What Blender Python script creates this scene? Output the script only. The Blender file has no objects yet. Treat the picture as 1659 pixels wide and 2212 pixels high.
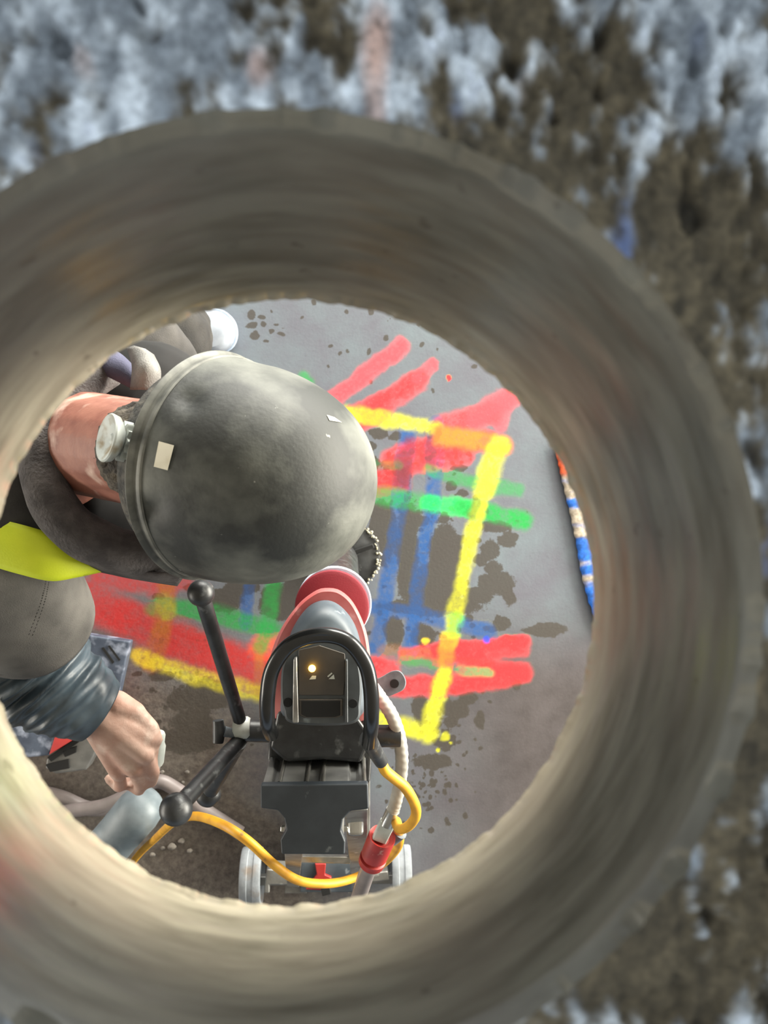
import bpy, bmesh, math, random
import numpy as np
from mathutils import Vector, Matrix, noise
from mathutils.bvhtree import BVHTree

random.seed(7)
rng = np.random.default_rng(7)
C = bpy.context.scene.collection
SC = bpy.context.scene

# ------------------------------------------------------------------ camera, world, lights
W, H, F = 1659.0, 2212.0, 1850.0
HC = 2.05                                   # camera height above the floor
VERT = (720.0, 1120.0)                      # where straight-down projects
def _basis():
    d = Vector(((VERT[0]-W/2)/F, -(VERT[1]-H/2)/F, -1)).normalized()
    w = -d
    x = Vector((1, 0, 0)); x = (x - w*x.dot(w)).normalized()
    y = w.cross(x)
    return Matrix((x, y, w))                # camera -> world
RC = _basis()
CAM = Vector((0, 0, HC))
cd = bpy.data.cameras.new('camera')
cam = bpy.data.objects.new('camera', cd); C.objects.link(cam)
cam.matrix_world = Matrix.Translation(CAM) @ RC.to_4x4()
cd.sensor_fit = 'VERTICAL'; cd.sensor_height = 24.0; cd.lens = F/H*24.0
cd.clip_start = 0.01; cd.clip_end = 60
cd.dof.use_dof = True; cd.dof.focus_distance = 1.0; cd.dof.aperture_fstop = 7.6
SC.camera = cam

SC.view_settings.view_transform = 'Standard'; SC.view_settings.look = 'None'
SC.view_settings.exposure = 0.0; SC.view_settings.gamma = 1.0
SC.view_settings.use_curve_mapping = False

wd = bpy.data.worlds.new('overcast_sky'); SC.world = wd; wd.use_nodes = True
bg = wd.node_tree.nodes['Background']
bg.inputs[0].default_value = (0.72, 0.85, 1.0, 1); bg.inputs[1].default_value = .78

def area(name, loc, target, sx, sy, power, col):
    l = bpy.data.lights.new(name, 'AREA'); l.shape = 'RECTANGLE'; l.size = sx; l.size_y = sy
    l.energy = power; l.color = col
    o = bpy.data.objects.new(name, l); C.objects.link(o); o.location = loc
    o.rotation_euler = (Vector(target)-Vector(loc)).to_track_quat('-Z', 'Y').to_euler()
    return o
area('window_daylight_side', (3.9, 0.7, 0.98), (0, 0, 1.45), 4.2, 1.3, 860, (1.0, 0.955, 0.83))
area('window_daylight_far', (1.0, 3.8, 0.92), (0, 0, 1.45), 4.0, 1.4, 600, (1.0, 0.975, 0.89))

area('fill_light_back', (-3.9, -0.6, 1.1), (0, 0, 1.5), 3.0, 0.8, 130, (1.0, 0.93, 0.80))  # added weak fill to brighten the right bore edge, not a window

# ------------------------------------------------------------------ pixel <-> world
def ray(px, py):
    return RC @ Vector(((px-W/2)/F, -(py-H/2)/F, -1))
def P(px, py, depth):
    """point seen at a photograph pixel, `depth` metres below the camera"""
    r = ray(px, py); return CAM + r*(depth/-r.z)
RCT = np.array(RC.transposed())
def proj(pts):
    v = (np.asarray(pts, float) - np.array(CAM)) @ RCT.T
    return np.stack([W/2 + F*v[:, 0]/-v[:, 2], H/2 - F*v[:, 1]/-v[:, 2]], 1)

# ------------------------------------------------------------------ colours and materials
def lin(c):
    return tuple((x/255/12.92 if x/255 <= .04045 else ((x/255+.055)/1.055)**2.4) for x in c)
def mat(name, c1, c2, scale=12, rough=.6, metal=0., bump=0., bscale=None, contrast=(.38, .66), stretch=(1, 1, 1),
        detail=6, spec=.5, c3=None, s3=60, k3=(.62, .7)):
    m = bpy.data.materials.new(name); m.use_nodes = True
    nt = m.node_tree; N = nt.nodes; L = nt.links; b = N['Principled BSDF']
    b.inputs['Roughness'].default_value = rough; b.inputs['Metallic'].default_value = metal
    b.inputs['Specular IOR Level'].default_value = spec
    tc = N.new('ShaderNodeTexCoord'); mp = N.new('ShaderNodeMapping'); mp.inputs['Scale'].default_value = stretch
    L.new(tc.outputs['Object'], mp.inputs[0])
    c1 = tuple(x*.78 for x in lin(c1))
    c2 = tuple(x*.78 for x in lin(c2))
    n = N.new('ShaderNodeTexNoise'); n.inputs['Scale'].default_value = scale; n.inputs['Detail'].default_value = detail
    L.new(mp.outputs[0], n.inputs['Vector'])
    r = N.new('ShaderNodeValToRGB'); r.color_ramp.elements[0].position = contrast[0]; r.color_ramp.elements[1].position = contrast[1]
    r.color_ramp.elements[0].color = (*c1, 1); r.color_ramp.elements[1].color = (*c2, 1)
    L.new(n.outputs['Fac'], r.inputs[0]); out = r.outputs[0]
    if c3 is not None:
        n3 = N.new('ShaderNodeTexNoise'); n3.inputs['Scale'].default_value = s3; n3.inputs['Detail'].default_value = 8
        L.new(mp.outputs[0], n3.inputs['Vector'])
        r3 = N.new('ShaderNodeValToRGB'); r3.color_ramp.elements[0].position = k3[0]; r3.color_ramp.elements[1].position = k3[1]
        L.new(n3.outputs['Fac'], r3.inputs[0])
        mx = N.new('ShaderNodeMix'); mx.data_type = 'RGBA'; L.new(r3.outputs[0], mx.inputs[0]); L.new(out, mx.inputs[6])
        mx.inputs[7].default_value = (*(x*.85 for x in lin(c3)), 1); out = mx.outputs[2]
    L.new(out, b.inputs['Base Color'])
    if bump:
        nb = N.new('ShaderNodeTexNoise'); nb.inputs['Scale'].default_value = bscale or scale*4; nb.inputs['Detail'].default_value = 6
        L.new(mp.outputs[0], nb.inputs['Vector'])
        bm_ = N.new('ShaderNodeBump'); bm_.inputs['Strength'].default_value = bump; bm_.inputs['Distance'].default_value = .004
        L.new(nb.outputs['Fac'], bm_.inputs['Height']); L.new(bm_.outputs[0], b.inputs['Normal'])
    return m
def emis(name, col, s):
    m = bpy.data.materials.new(name); m.use_nodes = True; b = m.node_tree.nodes['Principled BSDF']
    b.inputs['Base Color'].default_value = (*lin(col), 1)
    b.inputs['Emission Color'].default_value = (*lin(col), 1); b.inputs['Emission Strength'].default_value = s
    return m
def attr_mat(name, attr, rough=.7, bump=.2, bscale=300):
    m = bpy.data.materials.new(name); m.use_nodes = True; nt = m.node_tree; b = nt.nodes['Principled BSDF']
    a = nt.nodes.new('ShaderNodeAttribute'); a.attribute_name = attr
    tc = nt.nodes.new('ShaderNodeTexCoord'); g = nt.nodes.new('ShaderNodeTexNoise'); g.inputs['Scale'].default_value = bscale*.6; g.inputs['Detail'].default_value = 5
    nt.links.new(tc.outputs['Object'], g.inputs['Vector'])
    r = nt.nodes.new('ShaderNodeValToRGB'); r.color_ramp.elements[0].position = .3; r.color_ramp.elements[1].position = .7
    r.color_ramp.elements[0].color = (.68, .68, .68, 1); r.color_ramp.elements[1].color = (1.35, 1.35, 1.35, 1)
    mx = nt.nodes.new('ShaderNodeMix'); mx.data_type = 'RGBA'; mx.blend_type = 'MULTIPLY'; mx.inputs[0].default_value = 1
    nt.links.new(g.outputs['Fac'], r.inputs[0]); nt.links.new(a.outputs['Color'], mx.inputs[6]); nt.links.new(r.outputs[0], mx.inputs[7])
    nt.links.new(mx.outputs[2], b.inputs['Base Color']); b.inputs['Roughness'].default_value = rough
    n = nt.nodes.new('ShaderNodeTexNoise'); n.inputs['Scale'].default_value = bscale
    bp = nt.nodes.new('ShaderNodeBump'); bp.inputs['Strength'].default_value = bump; bp.inputs['Distance'].default_value = .002
    nt.links.new(n.outputs['Fac'], bp.inputs['Height']); nt.links.new(bp.outputs[0], b.inputs['Normal'])
    return m

M = {}
M['helmet'] = mat('dusty_dark_shell', (36, 38, 34), (122, 124, 116), 13, .62, bump=.08, bscale=220, contrast=(.42, .74), c3=(186, 186, 178), s3=95, k3=(.72, .80))
M['flange'] = mat('worn_shell_edge', (64, 65, 60), (128, 128, 120), 30, .6)
M['sticker'] = mat('old_white_sticker', (232, 226, 206), (214, 206, 182), 60, .6)
M['knobw'] = mat('dirty_pale_plastic', (196, 202, 198), (150, 136, 108), 60, .5, contrast=(.5, .68))
M['band'] = mat('black_band', (40, 40, 38), (92, 88, 80), 90, .8, bump=.5, bscale=300)
M['skin'] = mat('skin', (160, 106, 88), (134, 80, 65), 30, .55, bump=.12, bscale=240, c3=(222, 196, 180), s3=18, k3=(.58, .75))
M['hair'] = mat('dusty_hair', (50, 44, 38), (104, 96, 84), 90, .9, bump=.7, bscale=420)
M['jacket'] = mat('charcoal_jacket', (46, 44, 43), (74, 71, 68), 16, .9, bump=.25, bscale=500)
M['hood'] = mat('dark_fleece', (66, 62, 62), (98, 93, 92), 40, .95, bump=.6, bscale=260)
M['greyfab'] = mat('dusty_grey_workwear', (80, 78, 75), (116, 113, 108), 14, .9, bump=.25, bscale=600)
M['lightfab'] = mat('light_grey_lining', (112, 110, 107), (138, 136, 132), 40, .9, bump=.3, bscale=500)
M['bluefab'] = mat('blue_grey_shirt', (74, 74, 96), (96, 96, 118), 20, .9, bump=.3, bscale=400)
M['oil'] = mat('blue_black_rain_fabric', (44, 54, 62), (80, 94, 104), 20, .42, bump=.1, bscale=80)
M['hood_shade'] = mat('painted_hood_shade', (14, 13, 13), (24, 22, 22), 20, .95)  # near-black colour standing in for the shade inside the hood
M['hand'] = mat('dusty_hand_skin', (200, 168, 152), (182, 140, 122), 30, .6, bump=.12, bscale=240, c3=(222, 200, 186), s3=26, k3=(.54, .72))
M['hivis'] = mat('yellow_hi_vis', (226, 238, 40), (210, 226, 30), 20, .6, bump=.1, bscale=500, c3=(150, 140, 60), s3=26, k3=(.70, .74))
M['trouser'] = mat('dark_trousers', (26, 24, 22), (50, 47, 43), 14, .9, bump=.3, bscale=400)
M['shoe'] = mat('pale_boot', (150, 157, 168), (128, 135, 146), 40, .6)
M['sole'] = mat('blue_grey_sole', (140, 154, 176), (168, 182, 200), 40, .6)
M['black'] = mat('black_plastic', (26, 27, 29), (50, 52, 54), 40, .42, bump=.05, bscale=200, c3=(112, 114, 114), s3=70, k3=(.60, .8))
M['blackgloss'] = mat('black_gloss_grip', (18, 19, 20), (30, 31, 32), 40, .22)
M['cap'] = mat('dark_end_cap', (38, 45, 52), (52, 59, 66), 26, .55, c3=(120, 126, 128), s3=46, k3=(.68, .8))
M['motor'] = mat('grey_motor_plastic', (60, 64, 66), (86, 92, 96), 22, .5, c3=(128, 138, 142), s3=50, k3=(.66, .8))
M['slate'] = mat('blue_grey_plastic', (64, 73, 81), (88, 98, 106), 22, .5, c3=(160, 170, 176), s3=50, k3=(.64, .78))
M['panel'] = mat('brown_black_panel', (58, 53, 47), (74, 67, 58), 30, .5)
M['dark'] = mat('hole_black', (8, 8, 8), (14, 14, 13), 20, .8)
M['red'] = mat('dusty_red_plastic', (192, 92, 90), (210, 126, 123), 20, .5, c3=(232, 172, 168), s3=40, k3=(.62, .8))
M['disc'] = mat('red_disc', (134, 30, 44), (124, 28, 40), 16, .55, bump=.06, bscale=500)
M['white'] = mat('white_ring', (196, 206, 228), (216, 222, 236), 20, .5)
M['alu'] = mat('dull_aluminium', (168, 168, 164), (126, 122, 118), 26, .42, metal=.7, c3=(210, 210, 205), s3=60, k3=(.64, .76))
M['aludark'] = mat('dark_aluminium', (128, 128, 127), (156, 156, 154), 26, .4, metal=.6, c3=(170, 172, 170), s3=60, k3=(.66, .78))
M['chrome'] = mat('bright_metal', (214, 212, 206), (170, 168, 160), 30, .25, metal=.9)
M['palep'] = mat('pale_plastic', (206, 212, 206), (180, 186, 180), 40, .45)
M['wheel'] = mat('dusty_pale_wheel', (120, 125, 130), (146, 152, 158), 24, .7, bump=.2, bscale=120, c3=(118, 108, 100), s3=20, k3=(.55, .7))
M['cord'] = mat('yellow_cord', (236, 176, 40), (208, 146, 34), 30, .5, c3=(150, 112, 50), s3=60, k3=(.66, .74))
M['hosew'] = mat('braided_white_hose', (182, 179, 171), (160, 156, 148), 40, .6)
M['hosep'] = mat('milky_hose', (140, 131, 130), (120, 112, 110), 22, .4)
M['coupler'] = mat('red_coupler', (178, 48, 42), (150, 38, 34), 30, .45, c3=(190, 150, 140), s3=60, k3=(.66, .76))
M['clip'] = mat('grey_clip', (112, 120, 126), (82, 90, 96), 60, .6)
M['pipe'] = mat('dusty_blue_grey', (94, 105, 111), (122, 132, 138), 18, .5, bump=.12, bscale=60, c3=(90, 98, 104), s3=26, k3=(.66, .72))
M['case'] = mat('scuffed_blue_grey_lid', (62, 71, 88), (88, 98, 116), 24, .55, c3=(150, 158, 176), s3=34, k3=(.50, .66))
M['casered'] = mat('red_case', (200, 62, 58), (184, 56, 54), 16, .55)
M['stone'] = mat('concrete_crumb', (150, 144, 136), (110, 104, 98), 60, .9, bump=.4, bscale=200)
M['specks'] = mat('pale_slurry', (212, 208, 186), (170, 160, 130), 100, .5)
M['led'] = emis('amber_led', (255, 196, 70), 14)

# ------------------------------------------------------------------ mesh builder
def catmull(pts, n):
    p = [np.array(q, float) for q in pts]; p = [2*p[0]-p[1]] + p + [2*p[-1]-p[-2]]
    out = []; segs = len(p)-3
    for i in range(n):
        t = i/(n-1)*segs; k = min(int(t), segs-1); t -= k
        a, b, c, d = p[k:k+4]
        out.append(.5*((2*b)+(c-a)*t+(2*a-5*b+4*c-d)*t*t+(3*b-a-3*c+d)*t**3))
    return out
def closed_curve(pts, n, smooth=True):
    p = [np.array(q, float) for q in pts]; k = len(p)
    if smooth:
        dense = []
        for i in range(k):
            a, b, c, d = p[i-1], p[i], p[(i+1) % k], p[(i+2) % k]
            for j in range(12):
                t = j/12; dense.append(.5*((2*b)+(c-a)*t+(2*a-5*b+4*c-d)*t*t+(3*b-a-3*c+d)*t**3))
    else: dense = p
    d = np.array(dense+[dense[0]]); s = np.r_[0, np.cumsum(np.linalg.norm(np.diff(d, axis=0), axis=1))]
    q = np.linspace(0, s[-1], n, endpoint=False)
    return [np.array([np.interp(x, s, d[:, a]) for a in range(d.shape[1])]) for x in q]

class MB:
    def __init__(s): s.v = []; s.f = []
    def add(s, vs, fs):
        o = len(s.v); s.v += [tuple(map(float, v)) for v in vs]; s.f += [tuple(i+o for i in f) for f in fs]
    def rings(s, rings, cap0=True, cap1=True, closed=True):
        n = len(rings[0]); vs = [v for r in rings for v in r]; fs = []
        for i in range(len(rings)-1):
            for j in range(n if closed else n-1):
                k = (j+1) % n; fs.append((i*n+j, i*n+k, (i+1)*n+k, (i+1)*n+j))
        if cap0: fs.append(tuple(range(n-1, -1, -1)))
        if cap1: fs.append(tuple((len(rings)-1)*n+j for j in range(n)))
        s.add(vs, fs)
    def tube(s, pts, r, n=14, res=None, cap=True, disp=None, flat=1.0, up=None):
        pts = [np.array(p, float) for p in pts]
        m = res or max(2, len(pts)*6)
        if len(pts) > 2: c = catmull(pts, m)
        else: c = [pts[0]+(pts[1]-pts[0])*i/(m-1) for i in range(m)]
        if np.isscalar(r): rr = [r]*m
        else: rr = np.interp(np.linspace(0, 1, m), np.linspace(0, 1, len(r)), r)
        t0 = c[1]-c[0]; t0 = t0/np.linalg.norm(t0)
        a = np.array(up if up is not None else ((0, 0, 1) if abs(t0[2]) < .9 else (1, 0, 0)), float)
        rings = []
        for i in range(m):
            t = c[min(i+1, m-1)]-c[max(i-1, 0)]; t = t/np.linalg.norm(t)
            a = a-t*a.dot(t); a = a/np.linalg.norm(a); b = np.cross(t, a)
            ring = []
            for j in range(n):
                th = 2*math.pi*j/n; q = rr[i]*(1+(disp(i/(m-1), th) if disp else 0))
                ring.append(c[i]+a*(math.cos(th)*q*flat)+b*(math.sin(th)*q))
            rings.append(ring)
        s.rings(rings, cap, cap); return s
    def lathe(s, prof, o, ax, n=32, up=None):
        o = np.array(o, float); ax = np.array(ax, float); ax /= np.linalg.norm(ax)
        a = np.array((1, 0, 0) if abs(ax[0]) < .8 else (0, 1, 0), float); a -= ax*a.dot(ax); a /= np.linalg.norm(a); b = np.cross(ax, a)
        s.rings([[o+ax*z+(a*math.cos(2*math.pi*j/n)+b*math.sin(2*math.pi*j/n))*max(r, 1e-5) for j in range(n)] for r, z in prof]); return s
    def box(s, c, ax, ay, az, sx, sy, sz):
        c = np.array(c, float); ax, ay, az = [np.array(q, float)/np.linalg.norm(q) for q in (ax, ay, az)]
        vs = [c+ax*(sx/2*i)+ay*(sy/2*j)+az*(sz/2*k) for i in (-1, 1) for j in (-1, 1) for k in (-1, 1)]
        s.add(vs, [(0, 1, 3, 2), (4, 6, 7, 5), (0, 4, 5, 1), (2, 3, 7, 6), (0, 2, 6, 4), (1, 5, 7, 3)]); return s
    def ball(s, c, r, n=20, m=12, axes=None):
        c = np.array(c, float); r = (r, r, r) if np.isscalar(r) else r
        A = axes or ((1, 0, 0), (0, 1, 0), (0, 0, 1)); A = [np.array(q, float) for q in A]
        rings = []
        for i in range(m+1):
            ph = math.pi*i/m; rings.append([c+A[0]*(r[0]*max(math.sin(ph), 1e-4)*math.cos(2*math.pi*j/n))+A[1]*(r[1]*max(math.sin(ph), 1e-4)*math.sin(2*math.pi*j/n))-A[2]*(r[2]*math.cos(ph)) for j in range(n)])
        s.rings(rings); return s
    def cap(s, a, b, ra, rb, n=16):               # tapered capsule
        a = np.array(a, float); b = np.array(b, float); d = b-a; L = np.linalg.norm(d); d /= L
        u = np.array((0, 0, 1) if abs(d[2]) < .9 else (1, 0, 0), float); u -= d*u.dot(d); u /= np.linalg.norm(u); w = np.cross(d, u)
        prof = [(ra*math.cos(t), -ra*math.sin(t)) for t in np.linspace(math.pi/2, 0, 6)] + [(rb*math.cos(t), L+rb*math.sin(t)) for t in np.linspace(0, math.pi/2, 6)]
        s.rings([[a+d*z+(u*math.cos(2*math.pi*j/n)+w*math.sin(2*math.pi*j/n))*max(r, 1e-5) for j in range(n)] for r, z in prof]); return s
    def mesh(s, name):
        me = bpy.data.meshes.new(name); me.from_pydata(s.v, [], s.f); me.update()
        bm = bmesh.new(); bm.from_mesh(me); bmesh.ops.recalc_face_normals(bm, faces=bm.faces); bm.to_mesh(me); bm.free()
        return me
    def build(s, name, material, parent=None, smooth=True, bevel=0, angle=40, solid=0):
        return link(s.mesh(name), name, material, parent, smooth, bevel, angle, solid)
def link(me, name, material, parent=None, smooth=True, bevel=0, angle=40, solid=0):
    o = bpy.data.objects.new(name, me); C.objects.link(o); me.materials.append(material)
    if smooth:
        me.polygons.foreach_set('use_smooth', [True]*len(me.polygons))
        me.set_sharp_from_angle(angle=math.radians(angle))
    if solid:
        q = o.modifiers.new('thickness', 'SOLIDIFY'); q.thickness = solid; q.offset = 0
    if bevel:
        q = o.modifiers.new('bevel', 'BEVEL'); q.width = bevel; q.segments = 3; q.limit_method = 'ANGLE'; q.angle_limit = math.radians(35)
        q.harden_normals = False
    if parent: keep_parent(o, parent)
    return o
def keep_parent(o, p):
    bpy.context.view_layer.update()
    off = p.matrix_world.inverted()
    o.data.transform(off @ o.matrix_world)
    o.parent = p
def tag(o, label=None, cat=None, group=None, kind=None):
    if label: o['label'] = label
    if cat: o['category'] = cat
    if group: o['group'] = group
    if kind: o['kind'] = kind
    return o
def thing(name, loc, label, cat, group=None):
    o = bpy.data.objects.new(name, None); C.objects.link(o); o.location = loc; o.empty_display_size = .05
    bpy.context.view_layer.update()
    return tag(o, label, cat, group)
def remesh(mb, voxel, smooth=4):
    me = mb.mesh('tmp'); o = bpy.data.objects.new('tmp', me); C.objects.link(o)
    q = o.modifiers.new('r', 'REMESH'); q.mode = 'VOXEL'; q.voxel_size = voxel; q.use_smooth_shade = True
    if smooth:
        q = o.modifiers.new('s', 'SMOOTH'); q.factor = .5; q.iterations = smooth
    dg = bpy.context.evaluated_depsgraph_get()
    out = bpy.data.meshes.new_from_object(o.evaluated_get(dg)); bpy.data.objects.remove(o); bpy.data.meshes.remove(me)
    return out
def loft_px(layers, n=64, smooth=True, cap=(True, True)):
    """closed outlines (pixel, pixel) each at its own depth joined into one solid"""
    mb = MB(); mb.rings([[P(q[0], q[1], d) for q in closed_curve(poly, n, smooth)] for poly, d in layers], *cap); return mb
def shrink(poly, k, shift=(0, 0)):
    c = np.mean(np.array(poly, float), axis=0); return [tuple(c+(np.array(q)-c)*k+np.array(shift)) for q in poly]
def drape(grid, bvh, off, fallback):
    """grid of pixels laid on the surface behind them"""
    rows = []
    for r in grid:
        row = []
        for px, py in r:
            d = ray(px, py).normalized(); h = bvh.ray_cast(CAM, d) if bvh else (None,)
            row.append((h[0]-d*off) if h[0] is not None else P(px, py, fallback))
        rows.append(row)
    return rows
def patch(poly_rows, bvh, off, fallback):
    mb = MB(); mb.rings(drape(poly_rows, bvh, off, fallback), False, False, closed=False); return mb
def quadgrid(tl, tr, br, bl, nx, ny):
    tl, tr, br, bl = [np.array(q, float) for q in (tl, tr, br, bl)]
    return [[tuple((tl*(1-u)+tr*u)*(1-v)+(bl*(1-u)+br*u)*v) for u in np.linspace(0, 1, nx)] for v in np.linspace(0, 1, ny)]
def bvh_of(me, mw=Matrix()):
    return BVHTree.FromPolygons([mw @ v.co for v in me.vertices], [tuple(p.vertices) for p in me.polygons])
def sstep(a, b, x):
    t = np.clip((np.asarray(x, float)-a)/(b-a), 0, 1); return t*t*(3-2*t)
def vnoise(x, y, seed=0):
    xi = np.floor(x).astype(np.int64); yi = np.floor(y).astype(np.int64); fx = x-xi; fy = y-yi
    def h(a, b):
        n = (a*374761393+b*668265263+seed*974634777) & 0x7fffffff
        n = ((n ^ (n >> 13))*1274126177) & 0x7fffffff
        return ((n ^ (n >> 16)) & 0xffff)/65535.
    u = fx*fx*(3-2*fx); v = fy*fy*(3-2*fy)
    return (h(xi, yi)*(1-u)+h(xi+1, yi)*u)*(1-v)+(h(xi, yi+1)*(1-u)+h(xi+1, yi+1)*u)*v
def fbm(x, y, seed=0, o=4):
    s = 0; a = .5
    for k in range(o): s = s+a*vnoise(x*2**k, y*2**k, seed+k*17); a *= .5
    return s/(1-.5**o)

# ================================================================== FLOOR (spray marks, splashes)
def axis(lo, hi, step, far):
    return np.r_[np.linspace(-far, lo-.05, 8), np.arange(lo, hi, step), np.linspace(hi+.05, far, 8)]
ca = P(-40, 600, HC); cb = P(1330, 2010, HC)
gx = axis(ca.x, cb.x, .0031, 4.0); gy = axis(cb.y, ca.y, .0031, 4.0)
X, Y = np.meshgrid(gx, gy); nx, ny = len(gx), len(gy)
pts = np.stack([X.ravel(), Y.ravel(), np.zeros(X.size)], 1)
me = bpy.data.meshes.new('floor')
idx = np.arange(nx*ny).reshape(ny, nx)
fa = np.stack([idx[:-1, :-1].ravel(), idx[:-1, 1:].ravel(), idx[1:, 1:].ravel(), idx[1:, :-1].ravel()], 1)
me.vertices.add(len(pts)); me.vertices.foreach_set('co', pts.ravel())
me.loops.add(fa.size); me.loops.foreach_set('vertex_index', fa.ravel().astype(np.int32))
me.polygons.add(len(fa)); me.polygons.foreach_set('loop_start', np.arange(0, fa.size, 4, dtype=np.int32))
me.update(calc_edges=True); me.validate()
pp = proj(pts); px, py = pp[:, 0], pp[:, 1]
jx = (fbm(px/26, py/26, 3)-.5)*14; jy = (fbm(px/26, py/26, 9)-.5)*14
qx, qy = px+jx, py+jy
grain = fbm(px/5.5, py/5.5, 21, 3)
paint = np.zeros((len(pts), 4))
def seg_d(x, y, a, b):
    ax, ay = a; bx, by = b; dx, dy = bx-ax, by-ay
    t = np.clip(((x-ax)*dx+(y-ay)*dy)/(dx*dx+dy*dy+1e-9), 0, 1)
    return np.hypot(x-ax-t*dx, y-ay-t*dy)
def stroke(path, w, col, op=1., soft=.45, worn=.22, seed=0):
    global paint
    d = np.full(len(px), 1e9)
    for a, b in zip(path[:-1], path[1:]): d = np.minimum(d, seg_d(qx, qy, a, b))
    r = w/2
    k = 1-sstep(r*(1-soft), r*(1+soft*.8), d)
    k = k*op*(1-worn*sstep(.45, .75, grain)*1.3)*(1-.25*sstep(.5, .7, fbm(px/34, py/34, 40+seed)))
    k = np.clip(k, 0, 1)[:, None]; c = np.array(lin(col))
    paint[:, :3] = paint[:, :3]*(1-k)+c*k if False else np.where(paint[:, 3:4] < .02, c, paint[:, :3]*(1-k)+c*k)
    paint[:, 3:4] = paint[:, 3:4]+(1-paint[:, 3:4])*k
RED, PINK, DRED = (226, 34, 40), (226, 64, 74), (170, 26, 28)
YEL, GRN, BLU, ORG, OCH = (190, 190, 30), (4, 142, 56), (18, 72, 132), (222, 112, 30), (146, 88, 18)
for a in [
    ([(880, 930), (862, 1100), (832, 1290), (812, 1400)], 32, BLU, .9), ([(941, 915), (935, 1075), (906, 1240), (884, 1400)], 31, BLU, .95),
    ([(805, 1312), (905, 1326), (1058, 1366)], 33, BLU, .85), ([(536, 1250), (530, 1345)], 26, BLU, .75), ([(705, 1300), (700, 1420)], 26, BLU, .7),
    ([(690, 884), (780, 816), (868, 748)], 38, PINK, .95), ([(705, 915), (800, 880), (905, 812)], 34, RED, .85), ([(770, 918), (905, 826)], 42, RED, .8), ([(900, 818), (932, 790)], 30, PINK, .8),
    ([(952, 922), (1030, 900), (1062, 892)], 48, RED, .8), ([(1030, 905), (1068, 872), (1100, 862)], 46, PINK, .85), ([(1080, 915), (1095, 860)], 34, PINK, .6),
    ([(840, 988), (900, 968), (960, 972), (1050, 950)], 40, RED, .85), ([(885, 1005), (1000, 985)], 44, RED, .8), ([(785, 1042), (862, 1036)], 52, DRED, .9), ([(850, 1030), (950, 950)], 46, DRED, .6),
    ([(872, 1412), (1000, 1398), (1126, 1386)], 28, RED, 1.), ([(950, 1412), (1125, 1396)], 44, RED, 1.), ([(1000, 1428), (1128, 1450)], 32, RED, .9), ([(826, 1482), (960, 1480), (1070, 1468), (1130, 1452)], 44, RED, .95), ([(815, 1440), (840, 1446)], 44, RED, .9), ([(1040, 1448), (1128, 1455)], 34, RED, .9),
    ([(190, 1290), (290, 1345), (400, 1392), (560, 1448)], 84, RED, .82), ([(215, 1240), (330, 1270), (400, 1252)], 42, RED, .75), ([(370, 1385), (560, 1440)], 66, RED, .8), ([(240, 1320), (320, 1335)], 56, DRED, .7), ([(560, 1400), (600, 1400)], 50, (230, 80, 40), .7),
    ([(936, 925), (928, 1000)], 32, (92, 40, 60), .7), ([(885, 960), (862, 1042)], 34, (96, 32, 56), .7),
    ([(806, 1070), (930, 1085)], 42, GRN, .7), ([(925, 1084), (1008, 1097)], 38, (0, 206, 84), 1.), ([(1000, 1097), (1132, 1124)], 40, GRN, .95), ([(925, 1018), (1020, 1042)], 30, GRN, .65), ([(1060, 1050), (1118, 1058)], 34, GRN, .55), ([(780, 1000), (860, 1006)], 22, GRN, .4),
    ([(335, 1312), (440, 1320), (590, 1360)], 42, (24, 130, 56), .85), ([(592, 1255), (578, 1340), (565, 1395)], 34, (10, 140, 56), .8), ([(655, 815), (664, 826)], 30, GRN, .7), ([(868, 1428), (950, 1432)], 22, (60, 130, 60), .85), ([(992, 1448), (1058, 1453)], 22, (80, 140, 86), .85), ([(830, 1405), (920, 1412)], 26, (130, 90, 50), .6), ([(920, 1420), (1060, 1432)], 16, (130, 40, 34), .5),
    ([(748, 892), (940, 924)], 34, YEL, .88), ([(955, 940), (1086, 962)], 46, ORG, 1., .45, .08), ([(790, 900), (830, 905)], 30, ORG, .5),
    ([(1080, 962), (1068, 985), (1046, 1060)], 46, YEL, .95), ([(1046, 1050), (1022, 1150), (998, 1250), (968, 1390)], 34, YEL, .95), ([(968, 1380), (956, 1470)], 36, ORG, .9), ([(956, 1460), (925, 1586)], 40, YEL, 1.), ([(928, 1584), (800, 1552)], 40, YEL, .95), ([(986, 1338), (978, 1366)], 34, (90, 196, 40), .7), ([(1050, 1018), (1044, 1048)], 36, (160, 220, 50), .6), ([(1028, 1085), (1018, 1115)], 22, (70, 110, 30), .7),
    ([(362, 1258), (352, 1350), (330, 1432)], 44, OCH, .8), ([(300, 1418), (420, 1460), (560, 1496)], 38, (204, 190, 30), .8), ([(352, 1300), (362, 1320)], 40, (140, 150, 30), .6), ([(560, 1400), (565, 1500)], 24, (150, 110, 40), .5)]:
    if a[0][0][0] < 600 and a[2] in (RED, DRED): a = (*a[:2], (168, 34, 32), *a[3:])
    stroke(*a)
for x, y, r, c in [(968, 817, 6, RED), (918, 1387, 7, (250, 210, 40)), (962, 1592, 10, YEL), (948, 1620, 4, YEL), (1050, 1380, 9, (30, 60, 200)), (975, 1605, 3, YEL)]:
    stroke([(x, y), (x+1, y)], r*2, c, 1., .3, 0)
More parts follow.
